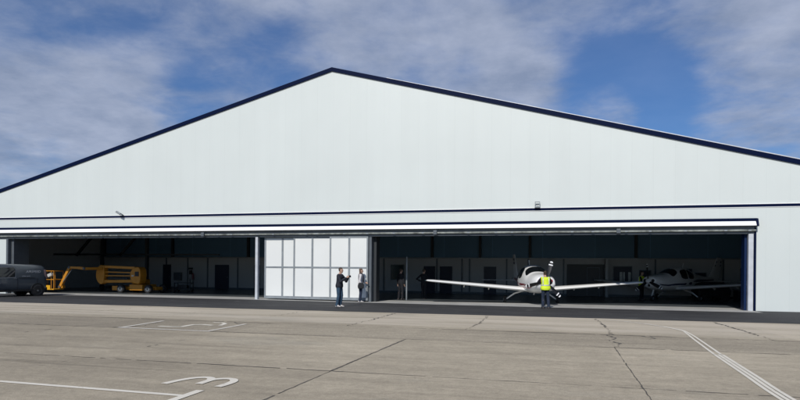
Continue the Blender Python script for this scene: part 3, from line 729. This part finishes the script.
def person(label, loc, rz, h, J, cl, group, extra=None):
    """J: joints in metres for a 1.75 m figure facing -Y"""
    P = empty('person', loc, rz, label, 'person', group); P.scale = (h/1.75,)*3
    bpy.context.view_layer.update()
    D = dict(pel=(0,0,.97), spi=(0,.01,1.14), che=(0,0,1.33), nek=(0,.01,1.48), hea=(0,-.015,1.635),
             shl=(.18,0,1.395), shr=(-.18,0,1.395), ell=(.235,.03,1.13), elr=(-.235,.03,1.13), wrl=(.25,-.05,.89), wrr=(-.25,-.05,.89),
             hil=(.085,0,.90), hir=(-.085,0,.90), knl=(.095,-.02,.50), knr=(-.095,-.02,.50), anl=(.10,.02,.085), anr=(-.10,.02,.085), tol=(.115,-.15,.035), tor=(-.115,-.15,.035))
    D.update({k: v for k, v in J.items() if k in D}); D = {k: Vector(v) for k, v in D.items()}
    sp = [D['pel'], D['spi'], D['che'], D['nek']]
    def axis(z):
        zs = (.97,1.14,1.33,1.48)
        if z <= zs[0]: c = sp[0]; return Vector((c.x, c.y, c.z + z - zs[0]))
        for i in range(3):
            if z <= zs[i+1]:
                t = (z-zs[i])/(zs[i+1]-zs[i]); return sp[i].lerp(sp[i+1], t)
        return sp[3] + Vector((0,0,z-zs[3]))
    def torso(mb, z0, z1, off, top=None, fl=0):
        rings = []; zs = sorted({z for z, _, _ in TORSO if z0 < z < z1} | {z0, z1})
        for z in zs:
            for a, b in zip(TORSO, TORSO[1:]):
                if a[0] <= z <= b[0]:
                    t = (z-a[0])/(b[0]-a[0]); rx = a[1]+(b[1]-a[1])*t; ry = a[2]+(b[2]-a[2])*t
            f = fl*max(0, (1.2-z)/.3)
            c = axis(z); rings.append([(c.x+(rx+off+f)*math.cos(2*math.pi*k/24), c.y+(ry+off+f*.6)*math.sin(2*math.pi*k/24), c.z) for k in range(24)])
        mb.loft(rings)
    fwd = Vector(J.get('look', (0,-1,0))).normalized(); up = Vector((0,0,1)); sd = up.cross(fwd).normalized()
    hc = D['hea']
    B = MB(); torso(B, .84, 1.50, 0)
    B.tube([axis(1.46), axis(1.50), hc + up*-.06], [.062,.056,.055], 12)
    # head: skull, face, jaw, nose, brow, ears
    def HP(f, s, u): return hc + fwd*f + sd*s + up*u
    prof = [(-.125,.012,.030,.040),(-.11,.018,.048,.056),(-.085,.012,.056,.068),(-.045,.006,.066,.082),(0,0,.071,.092),(.045,-.006,.072,.095),(.08,-.008,.062,.082),(.105,-.008,.042,.056),(.118,-.008,.012,.018)]
    B.loft([[HP(df + rf*math.cos(2*math.pi*k/18), rs*math.sin(2*math.pi*k/18), u) for k in range(18)] for u, df, rs, rf in prof])
    B.tube([HP(.088,0,.012), HP(.106,0,-.022), HP(.094,0,-.034)], [.008,.014,.010], 8)
    B.tube([HP(.082,-.035,.018), HP(.094,0,.020), HP(.082,.035,.018)], [.007,.008,.007], 8)
    for s in (-1,1): B.tube([HP(-.005,s*.071,.012), HP(-.012,s*.080,-.010), HP(.0,s*.072,-.034)], [.010,.014,.009], 8)
    for a, e, w, sx in (('shl','ell','wrl',1), ('shr','elr','wrr',-1)):
        m_ = D[e].lerp(D[w], .3)
        limb(B, [D[a], D[a].lerp(D[e], .4), D[e], m_, D[w]], [.054,.048,.039,.040,.026])
        hand(B, D[w], J.get('hd'+w, D[w]-D[e]), J.get('th'+w, (-sx*.4,-1,.2)), J.get('curl', .35))
    for a, k, n_, t_ in (('hil','knl','anl','tol'), ('hir','knr','anr','tor')):
        c_ = D[k].lerp(D[n_], .3) + Vector((0,.015,0))
        limb(B, [D[a], D[a].lerp(D[k], .5), D[k], c_, D[n_]], [.088,.075,.055,.056,.036]); B.tube([D[n_], D[n_].lerp(D[t_], .45) + Vector((0,0,-.02)), D[t_].lerp(D[n_], .15)], [.034,.026,.018], 10)
    body = fuse('body', B, M['skin'], P, .0085, 2)
    for s in (-1,1):
        MB().ell(HP(.083, s*.031, .0), (.012,.010,.008)).build('eye', M['darkcloth'], P)
    lp = MB().tube([HP(.082,-.024,-.066), HP(.092,0,-.066), HP(.082,.024,-.066)], .005, 6).build('mouth', M['lips'], P)
    # clothes
    t = J.get('bulk', 0)
    K = MB(); torso(K, J.get('hem', .90), 1.468, .022 + t, fl=J.get('flare', 0))
    for a, e, w in (('shl','ell','wrl'), ('shr','elr','wrr')):
        cuff = D[w].lerp(D[e], .10); limb(K, [D[a], D[a].lerp(D[e], .5), D[e], D[e].lerp(cuff, .5), cuff], [.060+t*.5,.060+t*.8,.056+t,.052+t*.7,.042+t*.5])
    fuse(cl.get('topname','jacket'), K, M[cl['top']], P, .013, 3)
    K = MB(); torso(K, .845, 1.04, .012)
    for a, k, n_ in (('hil','knl','anl'), ('hir','knr','anr')):
        e_ = D[n_] + Vector((0,0,.0)); e_.z -= .01; limb(K, [D[a], D[a].lerp(D[k], .5), D[k], D[k].lerp(e_, .5), e_], [.103,.090,.073,.070,.068])
    fuse('trousers', K, M[cl['legs']], P, .013, 3)
    for s in 'lr':
        a, q = D['an'+s], D['to'+s]; d_ = (q-a); d_.z = 0; d_.normalize(); n_ = Vector((-d_.y, d_.x, 0)); rings = []
        for f, w_, hh in ((-.075,.022,.05),(-.06,.034,.085),(0,.044,.125),(.05,.046,.105),(.09,.046,.078),(.13,.046,.055),(.18,.036,.042),(.20,.015,.03)):
            c = Vector((a.x,a.y,0)) + d_*f
            rings.append([c + n_*w_*math.cos(2*math.pi*k/14) + up*(hh/2 + hh/2*math.copysign(abs(math.sin(2*math.pi*k/14))**.6, math.sin(2*math.pi*k/14))) for k in range(14)])
        MB().loft(rings).build('shoe', M[cl['shoes']], P, smooth=50)
    # hair: a thick cap that leaves the face free
    long = cl.get('long', 0); Hh = MB()
    Hh.loft([[HP(df-.012 + rf*math.cos(2*math.pi*k/18), rs*math.sin(2*math.pi*k/18), u) for k in range(18)] for u, df, rs, rf in
             ((.052,-.012,.080,.100),(.07,-.010,.079,.099),(.095,-.008,.066,.084),(.118,-.008,.045,.058),(.130,-.008,.012,.018))])
    low = -.135 if long else -.055
    Hh.loft([[HP(-.045 + rf*math.cos(2*math.pi*k/18), rs*math.sin(2*math.pi*k/18), u) for k in range(18)] for u, rs, rf in
             ((low,.060 + .02*long,.050),(low+.04,.076 + .012*long,.062),(.0,.081,.066),(.06,.080,.070))])
    fuse('hair', Hh, M[cl['hair']], P, .009, 2)
    D['axis'] = axis; D['torso'] = torso
    if extra: extra(P, D)
    return P
def man_x(P, D):
    c = (D['wrl']+D['wrr'])/2 + Vector((0,-.125,.06))
    o = MB().box(-.085,.085,-.005,.005,-.045,.045).build('phone', M['phone'], None, bevel=.003)
    bpy.context.view_layer.update()
    o.location = P.matrix_world @ c; o.rotation_euler = (R(-12),0,P.rotation_euler.z)
    tag(o, 'black phone held up by the man in the navy jacket', 'phone')
person('man in navy jacket and jeans photographing before the closed doors', (2.12,-4.42,.004), R(82), 1.74,
       dict(wrl=(.08,-.37,1.31), wrr=(-.06,-.35,1.30), ell=(.25,-.17,1.14), elr=(-.25,-.15,1.13), hea=(0,-.04,1.63), hem=.86, bulk=.012, flare=.02, curl=.6,
            thwrl=(-.3,0,1), thwrr=(.3,0,1), look=(.1,-1,-.05),
            knl=(.09,-.03,.5), knr=(-.09,.03,.5), anl=(.10,.05,.085), anr=(-.10,.10,.085), tol=(.12,-.13,.035), tor=(-.12,-.08,.035), pel=(0,.04,.97), spi=(0,.03,1.14), hil=(.085,.04,.90), hir=(-.085,.04,.90)),
       dict(top='jacket', legs='jeans', shoes='shoe', hair='hairb'), 'people outside the hangar', man_x)
def woman_x(P, D):
    o = MB().prism([(-.16,.72),(.13,.70),(.16,.86),(.10,1.02),(-.10,1.03),(-.17,.9)], 'x', -.33, -.22).build('shoulder_bag', M['leather'], None, bevel=.03)
    bpy.context.view_layer.update()
    o.matrix_basis = P.matrix_world.copy(); tag(o, 'black shoulder bag hanging at the hip of the woman in white', 'bag')
    MB().tube([(-.27,.05,1.02),(-.24,.11,1.25),(-.12,.09,1.46),(-.02,.0,1.50),(.03,-.12,1.42),(-.03,-.145,1.25),(-.2,-.12,1.02)], .011, 8).build('strap', M['leather'], o)
    MB().tube([(.07,.02,1.50),(.075,-.09,1.46),(.07,-.135,1.36),(.07,-.14,1.2),(.065,-.135,1.02)], [.03,.04,.042,.045,.04]).tube([(-.07,.02,1.50),(-.075,-.09,1.46),(-.06,-.135,1.36),(-.05,-.14,1.2),(-.05,-.135,1.08)], [.03,.04,.042,.045,.04]).build('scarf', M['scarf'], P, smooth=60)
person('woman in white blouse and dark jeans standing at the door edge', (1.72,-.42,.008), R(112), 1.72,
       dict(wrr=(-.25,-.04,.88), elr=(-.25,.05,1.12), wrl=(.12,-.27,1.02), ell=(.23,.0,1.12), hea=(0,-.04,1.63), hem=.90, bulk=-.006, look=(-.1,-1,-.1)),
       dict(top='blouse', legs='djeans', shoes='shoe', hair='hairl', topname='blouse', long=1), 'people outside the hangar', woman_x)
def vest(P, D):
    K = MB(); D['torso'](K, .845, 1.462, .045, fl=.03)
    for k in ('shl','shr'): K.ell(D[k].lerp(D['che'], .22) + Vector((0,0,.015)), (.085,.085,.075), 12, 8)
    fuse('hi_vis_vest', K, M['hivis'], P, .013, 4)
    def band(z0, z1, off, f):
        rg = []
        for z in (z0, z1):
            c = D['axis'](z); rg.append([(c.x+(.150+off)*math.cos(R(k*12)), c.y+(.106+off)*math.sin(R(k*12)), c.z) for k in range(30)])
        MB().loft(rg, caps=False).build('reflective_band', M['reflect'], P, smooth=60)
    band(1.05, 1.10, .068, 0)
    for s in (-1,1):
        a = D['axis']
        pts = [a(1.46)+Vector((s*.125,.03,0)), a(1.40)+Vector((s*.135,.125,0)), a(1.30)+Vector((s*.14,.138,0)), a(1.2)+Vector((s*.14,.135,0)), a(1.11)+Vector((s*.14,.135,0))]
        MB().tube(pts, .024, 8).build('reflective_band', M['reflect'], P, smooth=60)
person('man in yellow hi-vis vest with his back turned at the propeller', (10.92,-1.80,.008), R(14.66+180), 1.68,
       dict(pel=(0,.03,.97), che=(0,-.02,1.33), nek=(0,-.05,1.47), hea=(0,-.10,1.615), shl=(.19,-.03,1.395), shr=(-.19,-.03,1.395), look=(0,-1,-.15),
            ell=(.32,-.16,1.18), elr=(-.32,-.16,1.18), wrl=(.30,-.40,1.12), wrr=(-.29,-.42,1.10), anl=(.11,.0,.085), anr=(-.14,.08,.085), tor=(-.17,-.09,.035), knl=(.10,-.05,.5), knr=(-.13,.0,.5), curl=.7),
       dict(top='darkcloth', legs='djeans', shoes='dshoe', hair='hairb'), 'people outside the hangar', vest)
person('dark-dressed man standing upright in the shade beside the pale post', (2.98,2.95,.012), R(150), 1.74,
       dict(wrl=(.25,-.02,.88), wrr=(-.25,-.02,.88), anl=(.14,.02,.085), anr=(-.14,.02,.085), tol=(.16,-.14,.035), tor=(-.16,-.14,.035), knl=(.12,-.02,.5), knr=(-.12,-.02,.5)), dict(top='darkcloth', legs='darkcloth', shoes='dshoe', hair='hairb'), 'people inside the hangar')
person('dark-dressed man with hands on his hips by the wing tip', (4.0,4.35,.012), R(165), 1.74,
       dict(ell=(.40,.12,1.16), wrl=(.20,-.04,1.02), elr=(-.40,.10,1.16), wrr=(-.20,-.04,1.02), hdwrl=(-.6,-.5,-.4), hdwrr=(.6,-.5,-.4), thwrl=(0,.3,1), thwrr=(0,.3,1), knl=(.08,-.02,.5), knr=(-.08,-.02,.5), anl=(.08,.02,.085), anr=(-.08,.02,.085)), dict(top='darkcloth', legs='darkcloth', shoes='dshoe', hair='hairb'), 'people inside the hangar')
person('man in hi-vis vest standing in the shade at the far wing tip', (16.4,8.5,.012), R(60), 1.72,
       dict(ell=(.31,-.1,1.16), wrl=(.28,-.30,1.10), elr=(-.31,-.1,1.16), wrr=(-.25,-.3,1.1)), dict(top='darkcloth', legs='darkcloth', shoes='dshoe', hair='hairb'), 'people inside the hangar', vest)

# ------------------------------------------------------------------ odds and ends indoors
t = empty('tool_trolley', (-14.0,7.2,0), R(10), 'dark tool trolley cluttered with gear behind the orange lift', 'trolley')
fr = MB().box(-.6,.6,-.3,.3,.2,.26).box(-.6,.6,-.3,.3,.62,.68)
for x in (-.56,.56):
    for y in (-.26,.26): fr.box(x-.03,x+.03,y-.03,y+.03,.1,.95 if x > 0 else .68)
fr.build('frame', M['dark'], t)
for x in (-.5,.5):
    for y in (-.25,.25): MB().lathe((x,y,.08),(0,1,0),[(-.03,0),(-.03,.08),(.03,.08),(.03,0)],14).build('caster', M['rubber'], t)
MB().box(-.35,.3,-.2,.2,.26,.5).build('toolbox', M['black'], t, bevel=.02)
tag(MB().lathe((-17.25,13.0,.75),(0,0,1),[(0,0),(0,.09),(.45,.09),(.52,.04),(.56,.03),(.56,0)],14).build('fire_extinguisher', M['maroon']), 'dark red fire extinguisher hung on the rear partition', 'extinguisher')
tag(MB().box(-19.0,-18.35,12.9,13.14,.7,1.35).build('wall_cabinet', M['dgrey'], None, bevel=.02), 'dark grey cabinet fixed to the rear partition behind the lift', 'cabinet')
tag(MB().box(-17.6,-17.4,13.0,13.14,1.2,1.55).box(-17.65,-17.35,13.0,13.14,1.6,1.75).build('notice_box', M['dark'], None), 'small dark box on the partition above the fire extinguisher', 'box')
t = empty('tow_tractor', (20.4,9.6,0), R(14), 'dark covered tow tractor behind the second plane', 'tractor')
hp = [(-.95,.25),(.95,.25),(1.0,.6),(.85,.95),(.5,1.12),(-.3,1.15),(-.8,1.0),(-.98,.65)]
MB().prism(hp,'y',-.5,.5).build('cover', M['tarp'], t, bevel=.12)
for x in (-.6,.6):
    for s in (-1,1): MB().lathe((x,s*.52,.25),(0,1,0),[(-.09,.0),(-.09,.22),(-.05,.25),(.05,.25),(.09,.22),(.09,0)],18).build('wheel', M['rubber'], t, smooth=40)
t = empty('storage_crate', (22.4,10.2,0), R(5), 'dark storage crate on the floor under the second tail', 'crate')
MB().box(-.5,.5,-.4,.4,.02,.62).build('box', M['dark'], t, bevel=.02)
MB().box(-.52,.52,-.42,.42,.623,.70).build('lid', M['dgrey'], t, bevel=.02)

# ------------------------------------------------------------------ light, sky, camera
SUN_EL, SUN_AZ = R(38), R(180+6)       # the sun stands behind the camera, a little to the left
sd = bpy.data.lights.new('sun', 'SUN'); sd.energy = 3.5; sd.angle = R(.53); sd.color = (1,.955,.89)
so = bpy.data.objects.new('sun', sd); COL.objects.link(so)
sv = Vector((math.sin(SUN_AZ)*math.cos(SUN_EL), math.cos(SUN_AZ)*math.cos(SUN_EL), math.sin(SUN_EL)))
so.rotation_euler = sv.to_track_quat('Z', 'Y').to_euler(); so.location = (-20,-60,60)

W = bpy.data.worlds.new('World'); S.world = W; W.use_nodes = True
nt = W.node_tree; nt.nodes.clear(); g = NT(nt)
sky = g.n('ShaderNodeTexSky', sky_type='NISHITA'); sky.sun_disc = False; sky.sun_elevation = SUN_EL; sky.sun_rotation = SUN_AZ
sky.air_density = 1.0; sky.dust_density = .6; sky.ozone_density = 2.0
D_ = g.n('ShaderNodeTexCoord').outputs['Generated']
nrm = g.n('ShaderNodeVectorMath', operation='NORMALIZE'); g.l(D_, nrm.inputs[0]); D_ = nrm.outputs[0]
sep = g.n('ShaderNodeSeparateXYZ'); g.l(D_, sep.inputs[0])
zz = g.math('ADD', g.math('MAXIMUM', sep.outputs[2], 0), .16)
cb = g.n('ShaderNodeCombineXYZ'); g.l(g.math('DIVIDE', sep.outputs[0], zz), cb.inputs[0]); g.l(g.math('DIVIDE', sep.outputs[1], zz), cb.inputs[1])
C2 = cb.outputs[0]
n1 = g.noise(g.mapping(C2, (1,1,1), loc=(3.1,1.7,0)), 1.9, 8, .58, .2)
n2 = g.noise(g.mapping(C2, (1,1,1), loc=(8.3,5.1,0)), 5.2, 7, .6, .3)
f = g.math('ADD', g.math('MULTIPLY', n1, .60), g.math('MULTIPLY', n2, .40))
# broad banks and clear gaps of this sky, by compass direction and height
def bank(px, py, width, amt):
    s_, c_ = math.sin(R(14.66)), math.cos(R(14.66))
    v = Vector((-s_, c_, 0)) + Vector((c_, s_, 0))*((px-400)/578) + Vector((0,0,1))*((271.4-py)/578); v.normalize()
    dt = g.n('ShaderNodeVectorMath', operation='DOT_PRODUCT'); g.l(D_, dt.inputs[0]); dt.inputs[1].default_value = v
    return g.math('MULTIPLY', g.rng(dt.outputs['Value'], math.cos(R(width)), 1, 0, 1, True), amt)
for b in ((50,115,11,.20),(120,110,7,.08),(25,20,6,-.03),(75,25,6,-.07),(85,55,5,-.05),(190,60,9,-.02),(235,100,10,-.045),(280,20,12,.08),(400,40,12,.12),(450,60,8,.06),(520,20,10,.06),(560,60,6,.05),(622,90,7,-.19),(700,110,6,-.07),(560,50,5,-.05),(590,75,4,-.05),(665,112,5,-.08),(650,25,9,.05),(700,60,5,-.02),(585,45,4,-.04),(600,25,5,-.04),(770,60,10,.08),(730,90,6,.05),(790,20,6,.05),(605,116,4,.16),(530,90,5,.08),(415,88,3,-.08),(460,72,3,-.06),(270,60,4,-.05)):
    f = g.math('ADD', f, bank(*b))
cov = g.rng(f, .35, .74, .12, .88, True)
tone = g.rng(g.noise(g.mapping(C2, loc=(1.3,9.2,0)), 3.6, 6, .6), .32, .70, 0, 1)
cloud = g.mix(tone, (2.6,3.15,4.4), (4.5,5.0,6.3))
hor = g.mix(g.rng(sep.outputs[2], .0, .6, 1, 0), cloud, cloud)
skyc = g.n('ShaderNodeVectorMath', operation='MULTIPLY'); g.l(sky.outputs[0], skyc.inputs[0]); skyc.inputs[1].default_value = (.31,.55,.86)
colr = g.mix(cov, skyc.outputs[0], hor)
bg = g.n('ShaderNodeBackground'); bg.inputs['Strength'].default_value = .10; g.l(colr, bg.inputs['Color'])
out = g.n('ShaderNodeOutputWorld'); g.l(bg.outputs[0], out.inputs['Surface'])

cd = bpy.data.cameras.new('camera'); cam = bpy.data.objects.new('camera', cd); COL.objects.link(cam)
cd.sensor_fit = 'HORIZONTAL'; cd.sensor_width = 36; cd.lens = 36*578/800; cd.shift_y = 71.4/800; cd.clip_end = 3000; cd.clip_start = .1
rho = R(.53); fw = Vector((-math.sin(R(14.66)), math.cos(R(14.66)), 0)); r0 = Vector((fw.y, -fw.x, 0)); u0 = Vector((0,0,1))
rt = r0*math.cos(rho) + u0*math.sin(rho); up = u0*math.cos(rho) - r0*math.sin(rho)
mw = Matrix(((rt.x,up.x,-fw.x),(rt.y,up.y,-fw.y),(rt.z,up.z,-fw.z))).to_4x4(); mw.translation = (11.166,-28.54,1.6)
cam.matrix_world = mw
S.camera = cam
S.render.engine = 'CYCLES'
S.cycles.max_bounces = 8; S.cycles.diffuse_bounces = 5; S.cycles.use_denoising = True
S.view_settings.view_transform = 'Standard'; S.view_settings.look = 'None'; S.view_settings.exposure = 0; S.view_settings.gamma = 1
S.view_settings.use_curve_mapping = False
